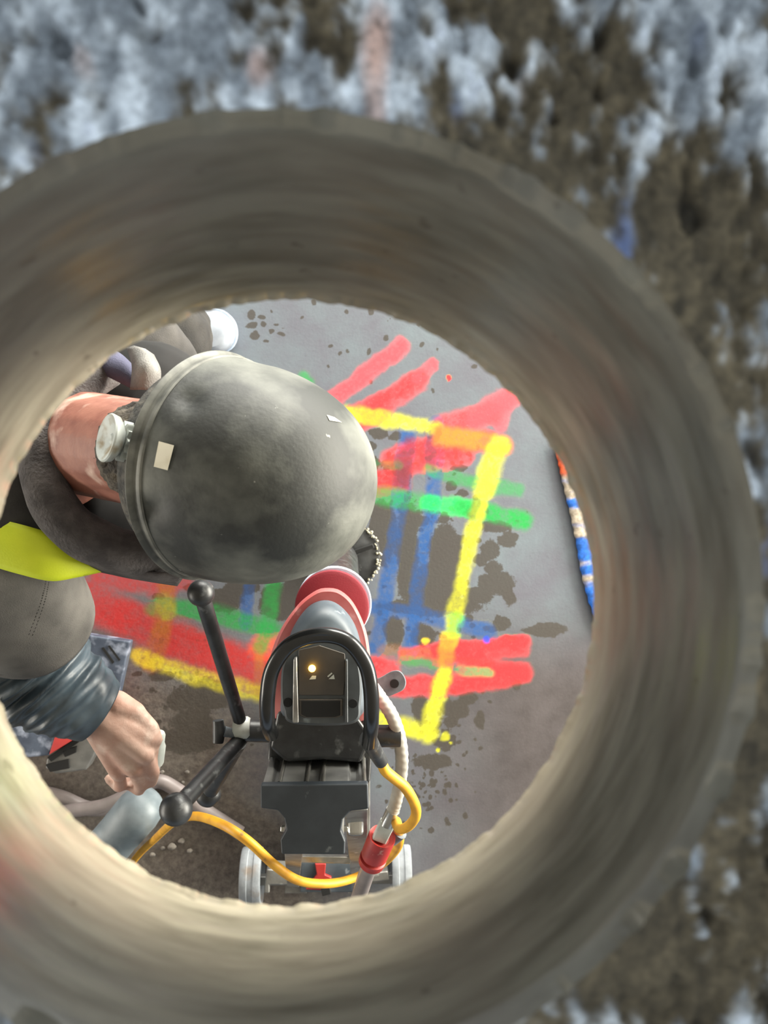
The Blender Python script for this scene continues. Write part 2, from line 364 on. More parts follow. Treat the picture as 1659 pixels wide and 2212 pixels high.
# splashed water and slurry
wet = np.zeros(len(pts))
def blob(x, y, rx, ry, k=1.):
    global wet
    d = np.hypot((qx-x)/rx, (qy-y)/ry); wet = np.maximum(wet, k*np.clip(1.62-d*1.0, 0, 1))
for b in [(880, 1190, 26, 120), (962, 1190, 36, 60), (940, 1270, 62, 55), (828, 1150, 30, 70), (930, 1310, 110, 20), (1072, 1262, 42, 26), (1102, 1290, 14, 20), (1030, 1288, 36, 18), (1060, 1190, 20, 22), (1072, 1138, 30, 14), (1098, 1166, 22, 18), (1064, 1228, 20, 16), (1038, 1210, 14, 16), (988, 1165, 22, 12), (1085, 1345, 20, 16), (850, 1365, 22, 34), (912, 1372, 26, 26), (958, 1118, 15, 11), (908, 1124, 18, 14), (906, 1532, 18, 30), (984, 1532, 30, 20), (1012, 1508, 22, 12), (1036, 1556, 12, 18), (964, 1602, 24, 14), (935, 1645, 40, 18), (975, 1560, 16, 12), (816, 936, 20, 12), (852, 942, 14, 10), (800, 962, 12, 9), (992, 1012, 18, 8), (975, 1050, 14, 9), (1000, 1065, 14, 7), (850, 1000, 30, 14), (940, 930, 15, 24), (872, 1010, 20, 40), (800, 1000, 20, 20),
          (545, 680, 8, 12), (566, 686, 9, 6), (545, 703, 13, 7), (549, 722, 10, 9), (572, 702, 7, 6), (588, 716, 7, 5), (608, 722, 8, 4), (575, 736, 8, 4), (594, 700, 5, 3), (350, 1462, 28, 12), (385, 1512, 24, 24), (450, 1500, 56, 36), (415, 1562, 46, 30), (395, 1600, 70, 26), (300, 1455, 12, 6), (480, 1295, 46, 26), (600, 1300, 40, 40), (420, 1270, 20, 12), (340, 1290, 14, 8), (520, 1270, 40, 14), (650, 1290, 40, 60), (1115, 1480, 12, 12), (1175, 1360, 50, 14), (1012, 1335, 10, 8), (1100, 1380, 12, 5), (1062, 1360, 14, 7)]:
    blob(*b)
for i in range(420):
    cx, cy, sx, sy = [(990, 1180, 130, 120), (960, 1580, 80, 70), (900, 1000, 120, 60), (900, 1330, 160, 60), (420, 1500, 110, 90), (880, 700, 260, 120), (930, 1700, 70, 70)][i % 7]
    blob(rng.normal(cx, sx*.6), rng.normal(cy, sy*.6), *(rng.uniform(2, 7)*np.array([1, rng.uniform(.7, 1.3)])), rng.uniform(.7, 1.))
rowx = fbm(px/60, py/9, 55)
wet = np.maximum(wet, .62*sstep(.5, .64, rowx)*(1-sstep(60, 130, np.hypot((px-910)/1.2, (py-1200)/1.6))))
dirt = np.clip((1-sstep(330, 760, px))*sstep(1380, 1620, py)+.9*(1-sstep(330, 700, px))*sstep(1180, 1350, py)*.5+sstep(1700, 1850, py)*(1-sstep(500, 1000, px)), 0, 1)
mauve = sstep(1250, 1500, py)*sstep(700, 1150, px)
me.color_attributes.new('paint', 'FLOAT_COLOR', 'POINT').data.foreach_set('color', np.clip(paint, 0, 1).astype(np.float32).ravel())
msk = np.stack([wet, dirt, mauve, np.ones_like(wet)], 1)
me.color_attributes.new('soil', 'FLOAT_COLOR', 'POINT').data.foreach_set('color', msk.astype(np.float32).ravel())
fm = bpy.data.materials.new('painted_concrete_floor'); fm.use_nodes = True
nt = fm.node_tree; N = nt.nodes; L = nt.links; B = N['Principled BSDF']
def nnoise(scale, detail=6, rough=.6):
    n = N.new('ShaderNodeTexNoise'); n.inputs['Scale'].default_value = scale; n.inputs['Detail'].default_value = detail; n.inputs['Roughness'].default_value = rough
    L.new(tc.outputs['Object'], n.inputs['Vector']); return n.outputs['Fac']
def ramp(src, a, b, ca=(0, 0, 0), cb=(1, 1, 1)):
    r = N.new('ShaderNodeValToRGB'); r.color_ramp.elements[0].position = a; r.color_ramp.elements[1].position = b
    r.color_ramp.elements[0].color = (*ca, 1); r.color_ramp.elements[1].color = (*cb, 1); L.new(src, r.inputs[0]); return r.outputs[0]
def mix(fac, a, b, mode='MIX'):
    m = N.new('ShaderNodeMix'); m.data_type = 'RGBA'; m.blend_type = mode
    for s, v in ((0, fac), (6, a), (7, b)):
        if hasattr(v, 'links'): L.new(v, m.inputs[s])
        elif s == 0: m.inputs[0].default_value = v
        else: m.inputs[s].default_value = (*v, 1)
    return m.outputs[2]
def mth(op, a, b):
    m = N.new('ShaderNodeMath'); m.operation = op
    for i, v in enumerate((a, b)):
        if hasattr(v, 'links'): L.new(v, m.inputs[i])
        else: m.inputs[i].default_value = v
    return m.outputs[0]
tc = N.new('ShaderNodeTexCoord')
ap = N.new('ShaderNodeAttribute'); ap.attribute_name = 'paint'
am = N.new('ShaderNodeAttribute'); am.attribute_name = 'soil'
sp = N.new('ShaderNodeSeparateColor'); L.new(am.outputs['Color'], sp.inputs[0])
base = mix(ramp(nnoise(7, 8), .35, .7), lin((88, 88, 98)), lin((97, 107, 114)))
base = mix(sp.outputs[2], base, mix(ramp(nnoise(11, 8), .35, .7), lin((60, 54, 54)), lin((78, 72, 73))))
base = mix(mth('MULTIPLY', ramp(nnoise(240, 3), .62, .72), .35), base, lin((80, 74, 72)))
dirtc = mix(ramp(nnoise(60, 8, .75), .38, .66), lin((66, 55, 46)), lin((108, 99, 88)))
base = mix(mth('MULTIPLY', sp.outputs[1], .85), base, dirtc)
wm = mth('ADD', sp.outputs[0], mth('MULTIPLY', mth('SUBTRACT', nnoise(60, 8, .72), .5), 1.0))
wm = mth('ADD', wm, mth('MULTIPLY', mth('SUBTRACT', nnoise(260, 4, .7), .5), .5))
wm = ramp(wm, .56, .64)
pa = mth('MULTIPLY', ap.outputs['Alpha'], ramp(nnoise(150, 5, .7), .2, .42))
col = mix(pa, base, ap.outputs['Color'])
wetc = mix(pa, lin((58, 53, 47)), mix(.30, ap.outputs['Color'], lin((58, 53, 47))))
col = mix(mth('MULTIPLY', wm, .88), col, wetc)
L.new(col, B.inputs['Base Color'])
L.new(ramp(wm, 0, 1, (.78,)*3, (.5,)*3), B.inputs['Roughness'])
bp = N.new('ShaderNodeBump'); bp.inputs['Strength'].default_value = .25; bp.inputs['Distance'].default_value = .003
hgt = mth('ADD', mth('MULTIPLY', nnoise(120, 8, .7), .6), mth('MULTIPLY', mth('MULTIPLY', nnoise(45, 8, .7), sp.outputs[1]), 5.))
L.new(hgt, bp.inputs['Height']); L.new(bp.outputs[0], B.inputs['Normal'])
fl = bpy.data.objects.new('floor', me); C.objects.link(fl); me.materials.append(fm)
tag(fl, 'grey concrete floor with red, yellow, green and blue spray paint lines', 'floor', kind='structure')

# ================================================================== CEILING SLAB WITH THE DRILLED HOLE
D0, D1 = .2225, .356                        # depth of slab top and underside below the camera
ct = P(620, 1290, D0); cbm = P(639, 1300, D1); RH = .1245
rb0 = 650*D1/F
NA = 720
th = np.linspace(0, 2*math.pi, NA, endpoint=False)
def edge_n(t, z, s): return noise.fractal(Vector((math.cos(t)*s, math.sin(t)*s, z*7)), 1, 2, 4)
# bore wall
mb = MB(); rings = []
K = 70
for i in range(K+1):
    t = i/K; ring = []
    c = ct.lerp(cbm, t)
    for a in th:
        r = RH+(rb0-RH)*t
        r += .00016*noise.noise(Vector((math.cos(a)*3, math.sin(a)*3, t*14)))
        if t < .06: r += (.06-t)/.06*(.0022+.0035*max(0, edge_n(a, 1, 9)))
        if t > .93:
            e = (t-.93)/.07; r += e*(.0012*edge_n(a, 2, 14)+.0003*edge_n(a, 5, 50))
            r += .004*e*max(0, 1-abs(a-math.pi*1.07)/.12)*(.5+edge_n(a, 3, 30))
        ring.append((c.x+r*math.cos(a), c.y+r*math.sin(a), c.z))
    rings.append(ring)
mb.rings(rings, False, False)
top_ring, bot_ring = rings[0], rings[-1]
bm_ = bpy.data.materials.new('cut_concrete'); bm_.use_nodes = True
nt = bm_.node_tree; N = nt.nodes; L = nt.links; B = N['Principled BSDF']; tc = N.new('ShaderNodeTexCoord')
mp = N.new('ShaderNodeMapping'); mp.inputs['Scale'].default_value = (15, 15, 60); L.new(tc.outputs['Object'], mp.inputs[0])
def mnoise(scale, vec, detail=6):
    n = N.new('ShaderNodeTexNoise'); n.inputs['Scale'].default_value = scale; n.inputs['Detail'].default_value = detail; L.new(vec, n.inputs['Vector']); return n.outputs['Fac']
col = mix(ramp(mnoise(1.6, mp.outputs[0], 9), .34, .66), lin((100, 94, 80)), lin((138, 131, 114)))
col = mix(mth('MULTIPLY', ramp(mnoise(14, tc.outputs['Object']), .45, .7), .5), col, lin((126, 114, 100)))
col = mix(mth('MULTIPLY', ramp(mnoise(90, tc.outputs['Object'], 2), .70, .76), .6), col, lin((80, 72, 62)))
L.new(col, B.inputs['Base Color']); B.inputs['Roughness'].default_value = .16; B.inputs['Specular IOR Level'].default_value = .7
bp = N.new('ShaderNodeBump'); bp.inputs['Strength'].default_value = .04; bp.inputs['Distance'].default_value = .001
L.new(mnoise(3, mp.outputs[0], 8), bp.inputs['Height']); L.new(bp.outputs[0], B.inputs['Normal'])
bore = link(mb.mesh('bore_wall'), 'bore_wall', bm_, None, True, angle=180)
# rough top and plain underside
mb = MB(); cols = []
def top_look(x, y, r_out):
    p = Vector((x*60, y*33, 0)); q = Vector((x*170, y*110, 3.3))
    a = noise.fractal(p, .85, 2.1, 5); b = noise.fractal(q, .7, 2., 3); s = noise.noise(Vector((x*28, y*20, 9)))
    cell = .5+.75*noise.noise(Vector((x*46, y*30, 5)))
    return a, b, s, cell
rads = list(np.linspace(0, .215, 150))+[.3, .5, 1., 2., 4.]
rings = []
for k, dr in enumerate(rads):
    ring = []
    tr_ = np.array(top_ring); ringp = proj(np.stack([tr_[:, 0]+dr*np.cos(th), tr_[:, 1]+dr*np.sin(th), tr_[:, 2]*0+HC-D0], 1))
    for j, a in enumerate(th):
        bx, by, bz = top_ring[j]
        x = bx+dr*math.cos(a); y = by+dr*math.sin(a)
        a_, b_, s_, ce = top_look(x, y, dr)
        pxx, pyy = ringp[j]
        bare = sstep(.0, .035, dr)                              # slurry-smeared near the hole
        bias = -.38*sstep(880, 1150, pxx)*(1-sstep(.02, .055, dr))+.12*(1-sstep(300, 900, pxx))+.12
        d = a_*.72+b_*.55+s_*.62+bias
        dust = float(sstep(-.24, .34, d))
        z = bz+(.0040*max(-.5, d)+.0020*b_)*float(sstep(0, .02, dr)) if dr < .25 else bz
        ring.append((x, y, z))
        f_ = noise.noise(Vector((x*210, y*130, 1.7))); g_ = noise.noise(Vector((x*90, y*64, 12.)))
        brown = np.array(lin((108, 93, 68)))*(1+.6*b_)*(1+.3*s_)*(1+.35*f_)
        wt = float(sstep(-.25, .45, g_+.6*f_))
        pale = (np.array(lin((150, 152, 152)))*(1-wt)+np.array(lin((244, 244, 240)))*wt)*(1+.2*b_)
        if ce > .87: k_ = min(1, (ce-.87)*8); pale = pale*(1-k_)+np.array(lin((228, 186, 164)))*(1+.3*f_)*k_
        elif ce < .16: k_ = min(1, (.16-ce)*8); pale = pale*(1-k_)+np.array(lin((110, 120, 150)))*(1+.3*f_)*k_
        c = brown*(1-dust)+pale*dust
        pit = float(sstep(.42, .60, noise.noise(Vector((x*120, y*80, 31.)))))
        c = c*(1-.6*pit); z -= .004*pit*float(sstep(.004, .02, dr)) if dr < .25 else 0
        ring[-1] = (x, y, z)
        cols.append((*np.clip(c, .005, .95), 1))
    rings.append(ring)
mb.rings(rings, False, False)
nv = len(mb.v)
outer = rings[-1]
und = [[(x, y, HC-D1) for x, y, z in outer]]
for dr in (1.5, .5, .15, 0):
    und.append([(bot_ring[j][0]+dr*math.cos(a), bot_ring[j][1]+dr*math.sin(a), HC-D1) for j, a in enumerate(th)])
mb.rings([outer]+und, False, False)
me = mb.mesh('ceiling')
cols += [(*lin((150, 145, 136)), 1)]*(len(me.vertices)-len(cols))
me.color_attributes.new('aggregate', 'FLOAT_COLOR', 'POINT').data.foreach_set('color', np.array(cols, np.float32).ravel())
ceil = link(me, 'ceiling', attr_mat('broken_aggregate', 'aggregate', .85, .4, 700), None, True, angle=180)
tag(ceil, 'thick concrete slab with a round drilled hole and dusty rough top', 'ceiling', kind='structure')
bore.parent = ceil
bore['label'] = 'smooth brown-grey cut wall of the round hole'

# ================================================================== HARD HAT
hc = P(476, 1012, .885)
u = Vector((.865, -.19, .46)).normalized()
s_ = Vector((.22, .976, 0)); s_ = (s_-u*s_.dot(u)).normalized()
rr = u.cross(s_); rr = rr if rr.z > 0 else -rr           # towards the back of the head
hat = thing('hard_hat', hc, 'dusty dark grey hard hat worn by the bending worker, seen from behind', 'hard hat')
prof = []
for i in range(40):
    t = i/39*math.pi/2
    prof.append((math.sin(t)**.84, .163*math.cos(t)**.90 if i < 39 else 0.0))
NT = 128; LAT, LON = .113, .130
def hat_pt(rho, z, a):
    front = max(0, -math.sin(a)); f = rho
    return hc+s_*(LAT*f*math.cos(a))+rr*(LON*f*math.sin(a))+u*z
rings = []
for rho, z in prof[1:]:
    rings.append([hat_pt(rho, z, 2*math.pi*j/NT) for j in range(NT)])
inner = [[hat_pt(rho*.965, z-.004, 2*math.pi*j/NT) for j in range(NT)] for rho, z in reversed(prof[1:])]
mb = MB(); mb.rings(rings+inner, True, True)
v = np.array(mb.v); ppx = proj(v); nrm = (v-np.array(hc-u*.02)); nrm /= np.linalg.norm(nrm, axis=1)[:, None]
fac = ((np.array(CAM)-v)*nrm).sum(1) > 0
for (x, y, sg, amp) in [(408, 862, 17, -.006), (334, 1098, 17, -.005), (560, 800, 20, -.002), (610, 1000, 90, .0015)]:
    g = np.exp(-((ppx[:, 0]-x)**2+(ppx[:, 1]-y)**2)/(2*sg*sg))*fac; v += nrm*(g*amp)[:, None]
mb.v = [tuple(q) for q in v]
shell = mb.build('shell', M['helmet'], hat, angle=60)
hb = bvh_of(shell.data, Matrix.Translation(hc))
# flange with a raised bead, wider at the peak
mb = MB(); rings = []
for rho, z in [(1.0, .010), (1.014, .009), (1.016, .006), (1.006, .004), (1.008, .001), (1.035, -.001), (1.042, -.0035), (1.034, -.005), (.985, -.004), (.98, .006)]:
    ring = []
    for j in range(NT):
        a = 2*math.pi*j/NT; fr = max(0, -math.sin(a))
        ex = 1+(rho-1)*(1+5.0*sstep(.15, 1., fr)) if rho > 1.02 else rho
        ring.append(hat_pt(float(ex), z-(.012*fr if rho > 1.02 else 0), a))
    rings.append(ring)
rings.append(rings[0]); mb.rings(rings, False, False)
mb.build('brim', M['flange'], hat, angle=50)
for nm, q in (('sticker', ((343, 953), (376, 962), (362, 1016), (332, 1008))), ('sticker_scrap', ((706, 896), (722, 901), (738, 912), (712, 908))), ('sticker', ((344, 834), (366, 829), (362, 838), (352, 842)))):
    patch(quadgrid(*q, 8, 10), hb, .0012, .85).build(nm, M['sticker'], hat)
# neck band and adjusting knob
mb = MB(); rings = []
for zz, rho in ((-.004, .93), (-.030, .88), (-.034, .87), (-.034, .85), (-.004, .90)):
    rings.append([hat_pt(rho, zz, math.pi*(.06+.88*j/40)) for j in range(41)])
rings.append(rings[0]); mb.rings(rings, False, False, closed=False)
mb.build('neck_band', M['band'], hat)
ka = Vector((-.80, .16, .58)).normalized(); ko = P(257, 951, .790)
kn = MB().lathe([(.0, .0075), (.003, .0085), (.005, .0072), (.012, .0085), (.0185, .0115), (.0215, .0125), (.0225, .011), (.021, .005), (.013, -.001), (.0, -.001)], ko, ka, 40).build('knob', M['knobw'], hat)
mb = MB(); rg = []
for z, k in ((-.011, 1), (-.001, 1)):
    rg.append([Vector(ko)+ka*z+(s_*math.cos(t)+ka.cross(s_)*math.sin(t))*(.0165+.002*math.cos(12*t)) for t in np.linspace(0, 2*math.pi, 96, endpoint=False)])
mb.rings(rg); mb.build('ratchet', M['palep'], kn)

# ================================================================== PERSON
def pt(a): return Vector(P(*a))
nape = hc+rr*.055-u*.05
c7 = pt((118, 955, .985))
person = thing('person', P(-150, 980, HC), 'crouching worker bending forward in dark jacket and yellow hi-vis band', 'person')
bd = MB()
skull = hc+u*.025
bd.ball(skull, (.076, .098, .098), 24, 16, (s_, rr, u))
fr = -rr
bd.cap(hc-u*.03+fr*.02, hc-u*.085+fr*.05, .066, .045)        # jaw
bd.cap(hc-u*.02+fr*.088, hc-u*.045+fr*.102, .010, .014)      # nose
bd.cap(hc-u*.072+fr*.086-s_*.018, hc-u*.072+fr*.086+s_*.018, .009, .009)  # lips
for k in (-1, 1):
    bd.ball(hc+s_*(k*.078)-u*.03+rr*.005, (.010, .018, .030), 12, 8, (s_, rr, u))
    bd.ball(hc+fr*.083+s_*(k*.032)-u*.012, .014, 12, 8)
bd.cap(hc+rr*.02-u*.03, c7+Vector((.01, .004, -.025)), .056, .060)
bd.cap(nape, c7+Vector((.02, .004, -.015)), .046, .054)
bd.cap(c7-s_*.03+Vector((-.015, 0, -.05)), c7+s_*.03+Vector((-.015, 0, -.05)), .055, .055)
pel = pt((-430, 1010, 1.62)); chest = c7.lerp(pel, .38)+Vector((.05, 0, -.06))
shR = pt((10, 1200, 1.075)); shL = pt((70, 690, 1.075))
elR = pt((40, 1425, 1.20)); wrR = pt((196, 1530, 1.245))
bd.cap(c7+Vector((-.02, 0, -.06)), chest, .085, .125, 20); bd.cap(chest, pel, .125, .13, 20)
for a, b, q, w in ((c7+Vector((-.02, 0, -.05)), shR, .06, .055), (c7+Vector((-.02, 0, -.05)), shL, .06, .055), (chest, shR, .11, .06), (chest, shL, .11, .06)): bd.cap(a, b, q, w)
bd.cap(shR, elR, .050, .040); bd.cap(elR, wrR, .040, .027)
elL = pt((260, 680, 1.26)); wrL = pt((430, 860, 1.40)); hdL = pt((500, 930, 1.45))
bd.cap(shL, elL, .050, .040); bd.cap(elL, wrL, .040, .027)
# ---- right hand: palm, four curled fingers, thumb on the pale cap it holds
MC = [pt((322, 1594, 1.262)), pt((312, 1630, 1.256)), pt((290, 1660, 1.262)), pt((256, 1668, 1.275))]
for m_, r in zip(MC, (.0150, .0150, .0145, .0135)): bd.cap(wrR, m_, .0265, r, 12)
bd.cap(MC[0], MC[3], .0135, .0130, 12)
fing = [[(338, 1632, 1.285), (330, 1650, 1.308), (312, 1640, 1.318)],
        [(330, 1668, 1.278), (326, 1688, 1.305), (300, 1675, 1.320)],
        [(304, 1694, 1.284), (300, 1706, 1.312), (274, 1690, 1.322)],
        [(262, 1696, 1.298), (256, 1700, 1.322), (236, 1682, 1.326)]]
for m_, ch, r in zip(MC, fing, (.0105, .0108, .0102, .0092)):
    p = m_
    for q, k in zip(ch, (1, .94, .86)):
        q = pt(q); bd.cap(p, q, r*k*1.08, r*k, 12); p = q
th0, th1, th2, th3 = wrR.lerp(MC[0], .30)+Vector((.012, .018, 0)), pt((292, 1538, 1.258)), pt((326, 1572, 1.262)), pt((338, 1598, 1.270))
bd.cap(th0, th1, .021, .0150, 12); bd.cap(th1, th2, .0135, .0118, 12); bd.cap(th2, th3, .0118, .0098, 12)
# left hand: loosely open below the hat
lf = (hdL-wrL).normalized(); ls = lf.cross(Vector((0, 0, 1))).normalized()
for k in range(4):
    m_ = wrL+lf*.09+ls*((k-1.5)*.021); bd.cap(wrL, m_, .026, .013, 12); p = m_
    for q in range(3):
        q_ = p+(lf*(.034-.006*q)+Vector((0, 0, -.006-.012*q)))*(1, 1.1, 1.02, .85)[k]; bd.cap(p, q_, .0098, .0088, 12); p = q_
bd.cap(wrL+lf*.02, wrL+lf*.06-ls*.045, .018, .012, 12); bd.cap(wrL+lf*.06-ls*.045, wrL+lf*.09-ls*.052, .012, .010, 12)
# legs
hipL, knL, ankL = pt((-330, 830, 1.66)), pt((360, 735, 1.56)), pt((395, 722, 1.96))
hipR, knR, ankR = pt((-330, 1190, 1.66)), pt((-10, 1290, 1.80)), pt((-330, 1270, 1.98))
for a, b, q, w in ((pel, hipL, .12, .09), (pel, hipR, .12, .09), (hipL, knL, .085, .058), (knL, ankL, .056, .042), (hipR, knR, .085, .058), (knR, ankR, .056, .042),
                   (ankL, pt((455, 716, 2.0)), .040, .034), (ankR, ankR+Vector((-.12, 0, 0.01)), .04, .034)): bd.cap(a, b, q, w)
body = link(remesh(bd, .0034, 5), 'body', M['skin'], person, angle=180)
body.data.materials.append(M['hand'])
for q in body.data.polygons:
    if (q.center+Vector(person.location)-wrR).length < .17: q.material_index = 1
# hair over the nape and back of the skull
hm = MB(); hm.ball(skull-u*.014+rr*.010, (.092, .104, .088), 24, 16, (s_, rr, u)); hm.cap(hc-u*.02+rr*.050, hc-u*.045+rr*.060, .058, .050)
me = remesh(hm, .005, 3)
for v_ in me.vertices: v_.co += v_.normal*(.0035*noise.noise(v_.co*420)+.003*noise.noise(v_.co*130))
link(me, 'hair', M['hair'], person, angle=180)
# jacket body
jm = MB()
jm.cap(c7+Vector((-.045, 0, -.085)), chest, .105, .155, 20); jm.cap(chest, pel+Vector((0, 0, .02)), .155, .155, 20)
for a, b, q, w in ((c7+Vector((-.05, 0, -.075)), shR, .075, .072), (c7+Vector((-.05, 0, -.075)), shL, .075, .072), (chest, shR, .13, .08), (chest, shL, .13, .08)): jm.cap(a, b, q, w)
jm.cap(shL, elL, .075, .060); jm.cap(elL, wrL, .056, .042); jm.cap(c7+Vector((-.06, -.02, -.06)), shR+Vector((-.02, .02, .01)), .085, .085); jm.cap(c7+Vector((-.07, 0, -.04)), c7+Vector((-.07, -.09, -.05)), .085, .085)
me = remesh(jm, .007, 8)
for v_ in me.vertices:
    n_ = noise.fractal(v_.co*14, 1, 2, 3); v_.co += v_.normal*(.006*n_)
link(me, 'jacket', M['jacket'], person, angle=180)
um = MB(); um.cap(pt((225, 1075, 1.15)), pt((320, 890, 1.16)), .080, .095); um.cap(pt((205, 1095, 1.05)), pt((330, 1110, 1.10)), .030, .05)  # filler solid painting the shade between hood, neck and hat
link(remesh(um, .006, 4), 'hood_shade', M['hood_shade'], person, angle=180)
# grey overshirt sleeve on the right arm, with a stitched hem
def wr(k, f): return lambda t, a: k*math.sin(f*t*6.28+2*math.sin(a)+.7*math.sin(3*a))+.6*k*noise.noise(Vector((t*5, math.cos(a)*1.5, math.sin(a)*1.5)))
hem = pt((62, 1346, 1.15))
sl = MB().tube([pt((-110, 1060, 1.10)), pt((-30, 1180, 1.045)), pt((22, 1275, 1.085)), hem], [.09, .090, .086, .080], 40, 40, False, wr(.03, 1.5)).build('sleeve', M['greyfab'], person, angle=180, solid=.004)
sb = bvh_of(sl.data, Matrix.Translation(person.location))
d_ = (hem-shR).normalized()
MB().tube([hem-d_*.006, hem+d_*.004], [.0825, .0825], 40, 4, False, wr(.03, 0)).build('sleeve_hem', M['greyfab'], sl, angle=180, solid=.004)
mb = MB()
for a in ([(100, 1250), (88, 1300), (62, 1370)], [(106, 1252), (95, 1302), (70, 1372)]):
    for q, q2 in zip(catmull(a, 40)[0:-1:2], catmull(a, 40)[1::2]):
        p0, p1 = drape([[q, q2]], sb, .002, 1.1)[0]; mb.tube([p0, p1], .0012, 6, 3)
mb.build('seam', M['jacket'], sl)
# shiny forearm sleeve with ring-shaped folds
def folds(t, a):
    f = 1-2*abs(math.sin(t*14+1.1*math.sin(a+.6)+.5*math.sin(2*a+t*5)))**.7
    f += .45*(1-2*abs(math.sin(t*31+1.7*math.sin(a*2+1)+a)))
    return (.10*f*(1-t)**.45 + .08*noise.noise(Vector((t*9, math.cos(a)*2, math.sin(a)*2))))*(1-.85*max(0, (t-.82)/.18))
MB().tube([pt((0, 1400, 1.18)), pt((70, 1448, 1.205)), pt((140, 1492, 1.225)), pt((212, 1534, 1.245))], [.080, .078, .066, .047], 64, 110, False, folds).build('forearm_sleeve', M['oil'], person, angle=180, solid=.003)
# fleece hood rolled around the neck, and its hemmed flap
hp = [pt(q) for q in ((235, 800, 1.03), (150, 850, .985), (98, 930, .955), (92, 1020, .945), (128, 1110, .945), (200, 1166, .955), (295, 1198, .975), (390, 1204, 1.0))]
MB().tube(hp, [.020, .024, .024, .024, .025, .026, .025, .020], 24, 90, True, lambda t, a: .10*noise.noise(Vector((t*8, math.cos(a), math.sin(a)))), ).build('hood', M['hood'], person, angle=180)
o_in = [(105, 1120), (175, 1195), (250, 1222), (330, 1235), (405, 1232)]; o_out = [(118, 1150), (185, 1218), (255, 1240), (320, 1252), (384, 1262)]
rows = []
for k, f in enumerate(np.linspace(0, 1, 7)):
    rows.append([P(a[0]*(1-f)+b[0]*f, a[1]*(1-f)+b[1]*f, .968+.035*f-.012*math.sin(f*3.1)) for a, b in zip(catmull(o_in, 30), catmull(o_out, 30))])
mb = MB(); mb.rings(rows, False, False, closed=False); flap = mb.build('hood_flap', M['hood'], person, solid=.005, angle=180)
mb = MB()
for q in catmull(o_out, 22)[1:-1]:
    p = P(q[0]+2, q[1]-7, .998); mb.tube([p, p+Vector((.001, .007, .003))], .0011, 6, 3)
mb.build('hood_stitching', M['dark'], flap)
# neckline on the far side: light lining flap, blue shirt
mb = MB(); mb.rings([[P(x, y, d) for x, y, d in catmull(r, 14)] for r in (
    [(276, 752, 1.00), (288, 790, .985), (284, 842, .985)], [(292, 748, .985), (304, 790, .965), (300, 842, .97)], [(312, 756, .985), (326, 792, .965), (318, 842, .97)], [(330, 768, 1.01), (344, 800, .99), (342, 836, .985)])], False, False, closed=False)
mb.build('collar_flap', M['lightfab'], person, solid=.004, angle=180)
mb = MB(); mb.rings([[P(x, y, d) for x, y, d in catmull(r, 14)] for r in (
    [(205, 800, 1.01), (240, 815, 1.0), (290, 840, 1.0)], [(215, 780, 1.0), (250, 795, .99), (292, 820, .99)], [(225, 750, 1.02), (258, 765, 1.01), (285, 790, 1.01)])], False, False, closed=False)
mb.build('shirt', M['bluefab'], person, solid=.004, angle=180)
# hi-vis band over the shoulder
tp = catmull([(-30, 1118), (40, 1132), (120, 1158), (165, 1192), (226, 1226)], 30); bt = catmull([(-30, 1218), (45, 1240), (110, 1254), (165, 1246), (226, 1232)], 30)
rows = [[(a[0]*(1-f)+b[0]*f, a[1]*(1-f)+b[1]*f) for a, b in zip(tp, bt)] for f in np.linspace(0, 1, 9)]
mb = MB(); rw = []
for i, r in enumerate(rows):
    rw.append([P(x, y, .95+.05*((x-60)/170)**2*(1 if x > 60 else .3)+.02*(i/8-.5)**2) for x, y in r])
mb.rings(rw, False, False, closed=False); mb.build('hi_vis_band', M['hivis'], person, solid=.003, angle=180)
# trousers
tm = MB()
for a, b, q, w in ((pel, hipL, .135, .11), (pel, hipR, .135, .11), (hipL, knL, .105, .080), (knL, ankL+Vector((.0, 0, .04)), .080, .064), (hipR, knR, .105, .078), (knR, ankR, .075, .056)): tm.cap(a, b, q, w)
me = remesh(tm, .008, 5)
for v_ in me.vertices:
    v_.co += v_.normal*(.012*noise.fractal(Vector((v_.co.x*16, v_.co.y*9, v_.co.z*9)), 1, 2, 3))
link(me, 'trousers', M['trouser'], person, angle=180)
# pale toe-cap boot
ou = [(380, 668), (430, 664), (476, 668), (505, 690), (514, 720), (506, 748), (480, 764), (430, 768), (380, 764)]
bt_ = loft_px([(shrink(ou, .62, (-6, 2)), 1.925), (shrink(ou, .80, (-4, 2)), 1.935), (shrink(ou, .92, (-2, 1)), 1.96), (shrink(ou, .93, (-2, 1)), 2.02)], 48).build('boot', M['shoe'], person, angle=50)
loft_px([(ou, 2.015), (shrink(ou, 1.01), 2.022), (shrink(ou, 1.0), 2.047)], 48).build('boot_sole', M['sole'], bt_, bevel=.003)

# small pale cap held in the fingers
mb = MB().lathe([(0, -.026), (.011, -.026), (.0125, -.022), (.0125, .004), (.010, .010), (.010, .022), (.008, .026), (0, .026)], P(339, 1616, 1.282), (P(343, 1580, 1.276)-P(334, 1652, 1.288)), 28)
tag(mb.build('bottle_cap', M['palep'], None), 'small pale plastic cap held in the worker\'s bare hand', 'cap')

# ================================================================== CORE DRILL ON ITS STAND
VP = (760, 1030)
AX = -ray(*VP).normalized()                        # up along the stand
EX = Vector((1, 0, 0)); EX = (EX-AX*EX.dot(AX)).normalized(); EY = AX.cross(EX)
def down(p, dz): return p-AX*dz
rig = thing('core_drill', P(718, 1430, HC), 'red and black core drill on an aluminium stand with wheels', 'core drill')
def prism(poly, depth, L_, n=72, smooth=False, k=1.0):
    c = [P(q[0], q[1], depth) for q in closed_curve(poly, n, smooth)] if smooth else [P(q[0], q[1], depth) for q in poly]
    mb = MB(); mb.rings([c, [p-AX*L_ for p in c]]); return mb
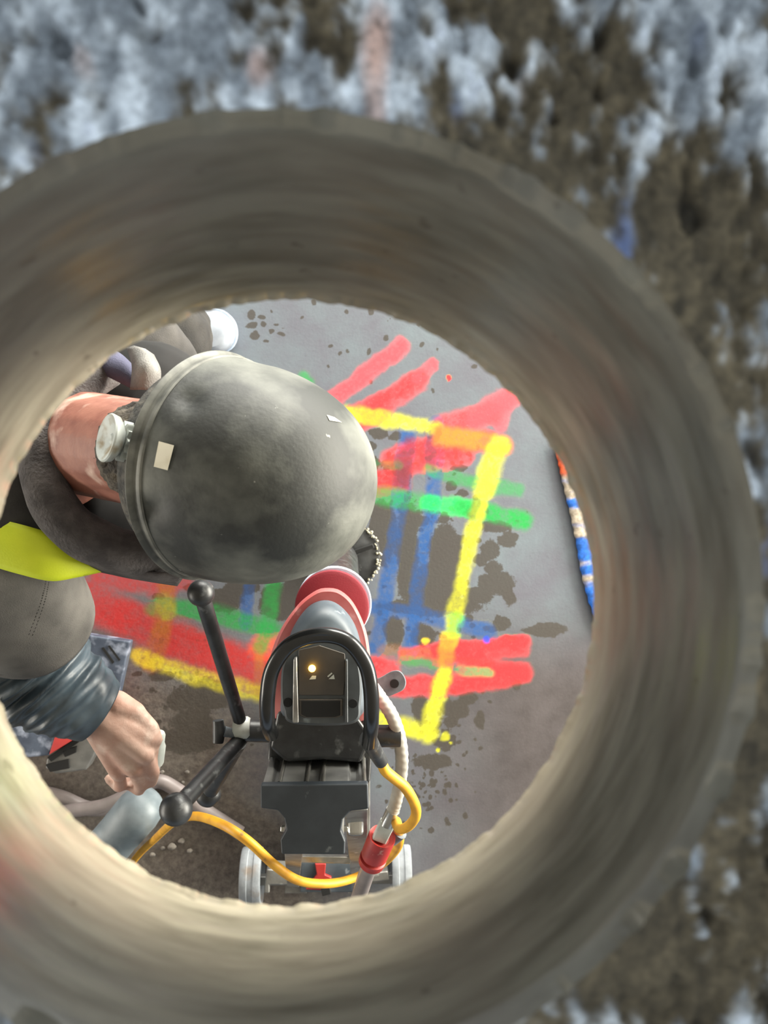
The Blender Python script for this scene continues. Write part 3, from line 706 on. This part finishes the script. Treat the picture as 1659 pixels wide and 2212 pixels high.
# column and end cap
capo = [(563, 1696), (795, 1693), (797, 1748), (757, 1753), (741, 1770), (737, 1795), (746, 1818), (745, 1846), (608, 1846), (606, 1815), (619, 1792), (614, 1768), (600, 1751), (563, 1746)]
prism(capo, .992, .012).build('column_cap', M['cap'], rig, smooth=False, bevel=.002)
colp = [(567, 1694), (580, 1694), (590, 1704), (603, 1704), (608, 1692), (655, 1692), (662, 1700), (690, 1700), (695, 1692), (752, 1692), (757, 1704), (770, 1704), (776, 1694), (792, 1694), (793, 1744), (753, 1750), (738, 1768), (734, 1795), (742, 1820), (742, 1842), (612, 1842), (610, 1815), (622, 1792), (617, 1768), (602, 1748), (567, 1743)]
column = prism(colp, 1.004, .93).build('column', M['aludark'], rig, smooth=False, bevel=.0008)
mb = MB()
for x in (697, 786, 603, 663): mb.tube([P(x, 1691, 1.005), P(x, 1691, 1.005)-AX*.90], .0022, 8, 3)
mb.build('column_rails', M['chrome'], rig)
# carriage
car = [(583, 1560), (800, 1560), (806, 1600), (800, 1690), (790, 1700), (590, 1700), (578, 1640)]
prism(car, 1.10, .20).build('carriage', M['black'], rig, smooth=False, bevel=.006)
loft_px([([(600, 1535), (785, 1535), (806, 1600), (803, 1650), (735, 1640), (640, 1640), (578, 1655), (588, 1590)], 1.06), ([(600, 1535), (785, 1535), (806, 1600), (803, 1650), (735, 1640), (640, 1640), (578, 1655), (588, 1590)], 1.16)], 8, False).build('mounting_plate', M['black'], rig, smooth=False, bevel=.004)
# gearbox and motor shells
g0 = [(578, 1500), (579, 1440), (602, 1368), (642, 1308), (680, 1277), (706, 1270), (736, 1276), (766, 1306), (792, 1368), (803, 1450), (804, 1510), (780, 1556), (605, 1556)]
loft_px([(shrink(g0, .94), 1.062), (shrink(g0, .985), 1.068), (g0, 1.08), (shrink(g0, .93, (2, 16)), 1.13), (shrink(g0, .80, (4, 20)), 1.19)], 96).build('gearbox', M['red'], rig, angle=60)
g1 = [(607, 1500), (611, 1432), (630, 1362), (664, 1312), (701, 1296), (736, 1309), (768, 1352), (786, 1424), (790, 1500), (768, 1552), (622, 1552)]
loft_px([(shrink(g1, .80, (0, 18)), 1.008), (shrink(g1, .90, (0, 8)), 1.016), (shrink(g1, .985), 1.045), (g1, 1.066)], 96).build('shroud', M['slate'], rig, angle=60)
g2 = [(607, 1508), (609, 1446), (626, 1408), (658, 1386), (698, 1378), (740, 1387), (768, 1414), (780, 1462), (779, 1520), (762, 1563), (634, 1563), (613, 1535)]
hous = loft_px([(shrink(g2, .955), .984), (shrink(g2, .985), .987), (g2, .995), (g2, 1.05)], 96).build('motor_housing', M['motor'], rig, angle=35)
def slab_px(q, d, h): 
    mb = MB(); a = [P(x, y, d) for x, y in q]; mb.rings([a, [p-AX*h for p in a]]); return mb
disp_ = slab_px([(645, 1404), (690, 1394), (745, 1412), (747, 1460), (742, 1502), (645, 1502)], .9825, .006).build('display_panel', M['panel'], rig, smooth=False, bevel=.0008)
slab_px([(634, 1424), (641, 1420), (645, 1562), (632, 1562)], .976, .012).build('ridge', M['alu'], rig, smooth=False, bevel=.0012)
slab_px([(746, 1426), (751, 1426), (752, 1562), (745, 1562)], .977, .012).build('ridge', M['motor'], rig, smooth=False, bevel=.0012)
gr_ = [(648, 1512), (738, 1512), (738, 1546), (726, 1550), (660, 1550), (648, 1544)]
rec_ = slab_px(shrink(gr_, 1.06), .982, .004).build('grip_recess', M['panel'], rig, smooth=False, bevel=.001)
slab_px(shrink(gr_, .93), .9812, .002).build('grip_slot', M['dark'], rec_, smooth=False, bevel=.0005)
for x, y in ((622, 1518), (762, 1520)): MB().lathe([(.0052, 0), (.0052, -.004)], P(x, y, .9825), AX, 20).build('screw_hole', M['dark'], hous)
MB().ball(P(674, 1444, .979), .0042, 14, 8).build('status_light', M['led'], disp_)
for q in ([(668, 1468), (674, 1460), (683, 1460), (682, 1467)], [(710, 1467), (721, 1457), (723, 1467)], [(707, 1461), (716, 1453), (718, 1455), (709, 1463)]):
    slab_px(q, .9818, .0005).build('panel_symbol', M['palep'], disp_, smooth=False)
# D-shaped grip
hpz = [(586, 1586, .99), (578, 1560, .952), (578, 1500, .935), (590, 1442, .928), (628, 1392, .924), (690, 1372, .922), (748, 1384, .924), (788, 1432, .928), (801, 1490, .935), (802, 1560, .952), (797, 1606, .995)]
MB().tube([P(*q) for q in hpz], .0085, 20, 90).build('grip', M['blackgloss'], rig)
MB().tube([P(795, 1596, 1.0), P(808, 1620, 1.03), P(824, 1646, 1.05)], [.0105, .0095, .0085], 16, 14).build('cord_sleeve', M['black'], rig)
# disc, white ring, bit and water collar
dc = P(717, 1312, 1.20)
MB().lathe([(0, .004), (.046, .004), (.051, .002), (.052, -.002), (.052, -.012), (0, -.012)], dc, AX, 56).build('guard_disc', M['disc'], rig)
MB().lathe([(.030, -.008), (.0515, -.008), (.053, -.011), (.053, -.018), (.03, -.018)], dc+EX*.0028+EY*.0034, AX, 56).build('seal_ring', M['white'], rig)
MB().tube([dc-AX*.015, dc-AX*.80], .041, 36, 3).build('core_bit', M['black'], rig)
col_c = P(744, 1200, 1.86); rcol = 77*1.86/F
wcol = MB().lathe([(0.0, .004), (rcol*.72, .004), (rcol*.80, .0), (rcol*.9, .0), (rcol, -.004), (rcol, -.03), (rcol*.96, -.045), (rcol*.9, -.17)], col_c, AX, 64).build('water_collar', M['black'], rig)
MB().box(col_c+EX*.035+EY*.012+AX*.006, EX+EY*.35, EY-EX*.35, AX, .06, .010, .012).build('collar_rib', M['dark'], wcol, bevel=.002)
mb = MB()
for i in range(46):
    a = rng.uniform(-1.0, 1.15); r = rcol*rng.uniform(.90, 1.03)
    if rng.random() < .4: a = [(-.55), (.1), (.35), (.75), (-.2)][i % 5]+rng.normal(0, .05)
    mb.ball(col_c+EX*(r*math.cos(a))+EY*(r*math.sin(a))+AX*.001, rng.uniform(.0018, .0036), 8, 5)
tag(mb.build('slurry_specks', M['specks'], wcol), 'pale slurry specks', kind='stuff')
# lug beside the motor
lg = [(800, 1470), (820, 1464), (848, 1449), (866, 1451), (877, 1470), (873, 1488), (856, 1498), (826, 1508), (800, 1510)]
lug_ = loft_px([(shrink(lg, .95), 1.178), (lg, 1.184), (lg, 1.22)], 48, True).build('valve_lug', M['clip'], rig, angle=40)
MB().lathe([(.0062, 0), (.0062, -.006)], P(852, 1477, 1.1765), AX, 20).build('lug_hole', M['dark'], lug_)
# feed shaft, hub and three-spoke handle
sh = [P(560, 1580, 1.13), P(590, 1582, 1.13)]
xa = EX
MB().lathe([(.0, 0), (.014, 0), (.0145, .002), (.0145, .034), (.014, .036), (0, .036)], P(806, 1590, 1.13), EX, 28).build('shaft_end', M['black'], rig)
MB().tube([P(530, 1578, 1.13), P(600, 1580, 1.13)], .0145, 24, 4).build('shaft', M['black'], rig)
hub = thing  # (name kept free)
hubm = MB().lathe([(0, -.010), (.012, -.010), (.0145, -.006), (.0145, .008), (.012, .012), (0, .012)], P(521, 1572, 1.125), EX, 26).build('feed_hub', M['palep'], rig)
MB().tube([P(508, 1585, 1.12), P(484, 1580, 1.115)], [.0055, .007], 14, 4).build('clamp_screw', M['clip'], rig)
mb = MB().tube([P(471, 1556, 1.115), P(473, 1580, 1.115), P(471, 1604, 1.115)], [.007, .0085, .007], 14, 14).build('clamp_knob', M['black'], rig)
for k, (a, b, r0, r1, rb_) in enumerate((((518, 1556, 1.12), (437, 1290, 1.02), .0085, .0095, .0160), ((520, 1596, 1.13), (386, 1742, .98), .0098, .0105, .0185), ((516, 1604, 1.16), (452, 1712, 1.28), .0105, .0115, .0190))):
    sp_ = MB().tube([P(*a), P(*b)], [r0, r1], 18, 8).build('spoke', M['black'], rig)
    d = (P(*b)-P(*a)).normalized(); kb = P(*b)+d*.006
    MB().ball(kb, rb_, 28, 18).build('knob', M['black'], sp_)
# rear braces, base and wheels
def bar(name, a, b, w, h, m, bev=.0015):
    a, b = P(*a), P(*b); d = (b-a).normalized(); sx = d.cross(Vector((0, 0, 1))); sx = sx.normalized() if sx.length > .1 else Vector((1, 0, 0)); n_ = sx.cross(d)
    return MB().box((a+b)/2, d, sx, n_, (b-a).length, w, h).build(name, m, rig, smooth=False, bevel=bev)
bar('brace', (636, 1800, 1.10), (634, 1905, 1.90), .026, .02, M['alu']); bar('brace', (768, 1735, 1.10), (775, 1905, 1.90), .030, .02, M['alu'])
bar('bracket', (768, 1752, 1.18), (768, 1800, 1.18), .022, .03, M['chrome'], .006)
bar('cross_bar', (648, 1854, 1.50), (758, 1856, 1.50), .012, .012, M['chrome'])
bar('side_bolt', (606, 1790, 1.06), (618, 1790, 1.06), .007, .007, M['chrome']); bar('side_bolt', (735, 1790, 1.06), (752, 1790, 1.06), .007, .007, M['chrome'])
bpl = slab_px([(650, 1862), (760, 1862), (762, 1928), (648, 1928)], 1.955, .03).build('base_plate', M['slate'], rig, smooth=False, bevel=.003)
slab_px([(680, 1866), (704, 1866), (702, 1890), (716, 1896), (714, 1924), (660, 1922), (684, 1890)], 1.945, .01).build('base_label', M['coupler'], bpl, smooth=False, bevel=.002)
bar('level_bubble', (702, 1912, 1.93), (706, 1930, 1.93), .020, .02, M['dark'])
slab_px([(576, 1878), (645, 1882), (645, 1912), (582, 1912), (582, 1930), (570, 1930)], 1.93, .05).build('axle_beam', M['alu'], rig, smooth=False, bevel=.003)
slab_px([(790, 1888), (838, 1882), (842, 1902), (790, 1908)], 1.93, .05).build('axle_beam', M['alu'], rig, smooth=False, bevel=.003)
bar('axle', (548, 1900, 1.97), (866, 1896, 1.97), .02, .02, M['aludark'])
bar('base_rail', (660, 1480, 2.0), (640, 1920, 2.0), .05, .05, M['alu']); bar('base_rail', (775, 1480, 2.0), (775, 1920, 2.0), .05, .05, M['alu'])
for cx, cy, wd_ in ((545, 1895, .046), (866, 1890, .044)):
    c = P(cx, cy, 1.982); R_ = .066
    w_ = MB().lathe([(.014, -wd_*.42), (R_*.72, -wd_*.42), (R_*.8, -wd_*.5), (R_*.97, -wd_*.5), (R_, -wd_*.42), (R_, -wd_*.16), (R_*.975, -wd_*.13), (R_*.975, wd_*.13), (R_, wd_*.16), (R_, wd_*.42), (R_*.97, wd_*.5), (R_*.8, wd_*.5), (R_*.72, wd_*.42), (.014, wd_*.42)], c, EX, 48).build('wheel', M['wheel'], rig, angle=30)

# ================================================================== HOSES AND CORD
pc = thing('power_cord', P(700, 1905, HC), 'yellow power cord looping from the drill grip past the stand', 'cord')
MB().tube([P(*q) for q in ((822, 1642, 1.05), (832, 1664, 1.055), (850, 1680, 1.065), (876, 1702, 1.08), (896, 1738, 1.10), (897, 1765, 1.12), (880, 1786, 1.15), (862, 1790, 1.19), (856, 1776, 1.22), (862, 1800, 1.28), (858, 1830, 1.36), (830, 1862, 1.46), (790, 1886, 1.54), (740, 1904, 1.50), (690, 1909, 1.46), (640, 1900, 1.42), (590, 1866, 1.38), (540, 1820, 1.36), (490, 1786, 1.38), (440, 1766, 1.46), (408, 1764, 1.52), (375, 1776, 1.6), (335, 1812, 1.84), (290, 1858, 1.97), (230, 1950, 2.04), (60, 2060, 2.04))], [.0068]*8+[.0076]*18, 14, 240).build('cord', M['cord'], pc)
MB().tube([P(846, 1812, 1.28), P(864, 1796, 1.27)], [.011, .012], 14, 4).build('cord_clip', M['clip'], pc)
wh = thing('water_hose', P(860, 1700, HC), 'white braided water hose with red coupler beside the drill column', 'hose')
def braid(t, a): return .035*math.sin(t*150+a*3)
MB().tube([P(*q) for q in ((806, 1486, 1.13), (822, 1508, 1.12), (846, 1545, 1.12), (862, 1590, 1.13), (868, 1640, 1.15), (864, 1690, 1.18), (854, 1735, 1.20), (848, 1752, 1.21))], .0088, 18, 190, True, braid).build('braided_hose', M['hosew'], wh)
MB().tube([P(849, 1750, 1.21), P(836, 1780, 1.22)], .0100, 20, 4).build('ferrule', M['chrome'], wh)
a, b = P(838, 1775, 1.22), P(818, 1815, 1.235); d = (b-a).normalized()
MB().box((a+b)/2, d, d.cross(AX), AX, (b-a).length, .021, .016).build('valve_body', M['palep'], wh, smooth=False, bevel=.002)
a = P(826, 1806, 1.235); b = P(800, 1868, 1.27); d = (b-a).normalized(); L_ = (b-a).length
MB().lathe([(.012, .006), (.016, .002), (.0195, 0), (.0200, .003), (.0195, L_*.66), (.0165, L_*.68), (.0165, L_*.74), (.0200, L_*.76), (.0195, L_*.92), (.015, L_), (0, L_)], a, d, 32).build('coupler', M['coupler'], wh)
MB().tube([P(*q) for q in ((802, 1862, 1.27), (790, 1892, 1.34), (772, 1945, 1.45), (740, 2020, 1.7), (690, 2090, 2.02), (600, 2120, 2.03))], [.0125]*6, 18, 60).build('outlet_hose', M['hosep'], wh)
fh = MB().tube([P(*q) for q in ((40, 1700, 2.035), (130, 1722, 2.035), (190, 1746, 2.033), (240, 1742, 2.033), (290, 1712, 2.033), (340, 1688, 2.033), (385, 1708, 2.033), (445, 1752, 2.033), (520, 1800, 2.033))], .0165, 16, 120).build('floor_hose', M['hosep'])
tag(fh, 'milky hose lying on the floor beneath the bare hand', 'hose')
fh = MB().tube([P(*q) for q in ((60, 1770, 2.0), (150, 1752, 2.0), (230, 1738, 1.996), (300, 1700, 1.996), (330, 1660, 2.0), (340, 1600, 2.035))], .0155, 16, 90).build('floor_hose', M['hosep'])
tag(fh, 'second milky hose crossing over the first near the grey pipe', 'hose')

# ================================================================== OTHER THINGS ON THE FLOOR
# tool case under the forearm
tcz = thing('tool_case', P(170, 1510, HC), 'scuffed blue-grey tool case with red front below the worker\'s forearm', 'tool case')
lid = [(120, 1360), (281, 1386), (256, 1500), (205, 1560), (136, 1552), (106, 1632), (30, 1640), (-30, 1500), (-10, 1370)]
a = [P(x, y, 1.93) for x, y in lid]; mb = MB(); mb.rings([a, [p+Vector((0, 0, -.035)) for p in a]]); lid_ = mb.build('lid', M['case'], tcz, smooth=False, bevel=.004)
bo = [(120, 1364), (276, 1388), (250, 1505), (190, 1590), (106, 1634), (20, 1642), (-26, 1500), (-6, 1374)]
a = [P(x, y, 1.965) for x, y in shrink(bo, .97)]; mb = MB(); mb.rings([a, [Vector((p.x, p.y, .004)) for p in a]]); mb.build('body', M['casered'], tcz, smooth=False, bevel=.006)
for q in ([(219, 1400), (224, 1398), (247, 1430), (243, 1434)], [(233, 1396), (237, 1394), (260, 1425), (257, 1428)]):
    slab_px(q, 1.9285, .003).build('slot', M['dark'], lid_, smooth=False)
a = [P(x, y, 1.95) for x, y in ((100, 1640), (170, 1590), (205, 1585), (212, 1615), (186, 1664), (120, 1672), (98, 1660))]
mb = MB(); mb.rings([a, [p+Vector((0, 0, -.05)) for p in a]]); mb.build('latch_bracket', M['aludark'], tcz, smooth=False, bevel=.004)
for q in ([(102, 1636), (168, 1592), (172, 1602), (110, 1646)], [(98, 1652), (148, 1640), (150, 1660), (108, 1668)], [(134, 1622), (166, 1612), (164, 1626), (140, 1636)]):
    slab_px(q, 1.945, .004).build('latch_strip', M['dark'], tcz, smooth=False, bevel=.001)
slab_px([(128, 1562), (200, 1548), (215, 1585), (168, 1592), (106, 1630)], 1.927, .004).build('front_panel', M['casered'], tcz, smooth=False, bevel=.001)
# dusty pipe with a rounded end
pi_ = MB(); a, b = P(318, 1730, 1.86), P(120, 1960, 1.93); d = (b-a).normalized(); L_ = (b-a).length
pi_.lathe([(0, -.018), (.018, -.016), (.036, -.008), (.046, .006), (.0485, .03), (.049, .09), (.047, .10), (.049, .11), (.049, L_*.6), (.049, L_)], a, d, 40)
v = np.array(pi_.v)
for i, q in enumerate(v): v[i] += np.array([.004*noise.noise(Vector(q)*26), .004*noise.noise(Vector(q)*26+Vector((5, 0, 0))), 0])
pi_.v = [tuple(q) for q in v]
tag(pi_.build('duct_pipe', M['pipe'], None, angle=60), 'dusty blue-grey pipe with a rounded end beside the black ball knob', 'pipe')
# paint-banded pole at the right edge
pole = MB().tube([P(*q) for q in ((1214, 960, 2.042), (1236, 1040, 2.042), (1262, 1140, 2.042), (1284, 1250, 2.042), (1312, 1345, 2.042), (1340, 1400, 2.042))], [.020, .024, .027, .029, .026, .010], 24, 120, True, lambda t, a: .04*math.sin(t*140)+.05*noise.noise(Vector((t*30, math.cos(a), math.sin(a)))), flat=.28, up=(0, 0, 1))
me = pole.mesh('painted_pole'); cc = []
for v_ in me.vertices:
    x, y = proj([v_.co])[0]; n_ = vnoise(np.array([y/9.]), np.array([x/40.]), 5)[0]; n2 = vnoise(np.array([y/16.]), np.array([3.1]), 8)[0]
    base = np.array(lin((176, 164, 148)))*(.75+.5*n_)
    kb = float(sstep(.40, .58, n2*.7+n_*.3+.30*sstep(1200, 1270, y)-.10*(1-sstep(1080, 1150, y))))
    c = base*(1-kb)+np.array(lin((36, 104, 200)))*(.7+.6*n_)*kb
    ko_ = 1-float(sstep(1020, 1034, y)); c = c*(1-ko_)+np.array(lin((206, 84, 44)))*ko_
    cc.append((*np.clip(c, 0, 1), 1))
me.color_attributes.new('bands', 'FLOAT_COLOR', 'POINT').data.foreach_set('color', np.array(cc, np.float32).ravel())
tag(link(me, 'painted_pole', attr_mat('banded_wood', 'bands', .8, .3, 200), None, angle=180), 'beige pole with blue paint bands lying at the right rim of the hole', 'pole')
# crumbs of concrete
spots = [(404, 1668, 5), (432, 1690, 9), (446, 1700, 12), (418, 1704, 7), (462, 1694, 6), (438, 1714, 6), (350, 1668, 5), (472, 1712, 5), (395, 1690, 4), (330, 1846, 6), (372, 1828, 9), (392, 1816, 7), (352, 1832, 5), (410, 1838, 6)]
for i, (x, y, r) in enumerate(spots):
    R_ = r*2.04/F; mb = MB(); mb.ball((0, 0, 0), (R_, R_*.8, R_*.7), 14, 9)
    c = P(x, y, HC-R_*.45); mb.v = [tuple(Vector(q)*(1+.35*noise.noise(Vector(q)*(1.1/R_)+Vector((i*3, 0, 0))))+Vector((c.x, c.y, R_*.45))) for q in mb.v]
    o = mb.build('concrete_crumb', M['stone'], None, angle=30)
    if i < 9: tag(o, 'grey concrete crumb on the floor between the bare hand and the ball knobs', 'crumb', 'concrete crumbs near the hand')
    else: tag(o, 'grey concrete crumb in the dirt under the yellow cord', 'crumb', 'concrete crumbs near the yellow cord')
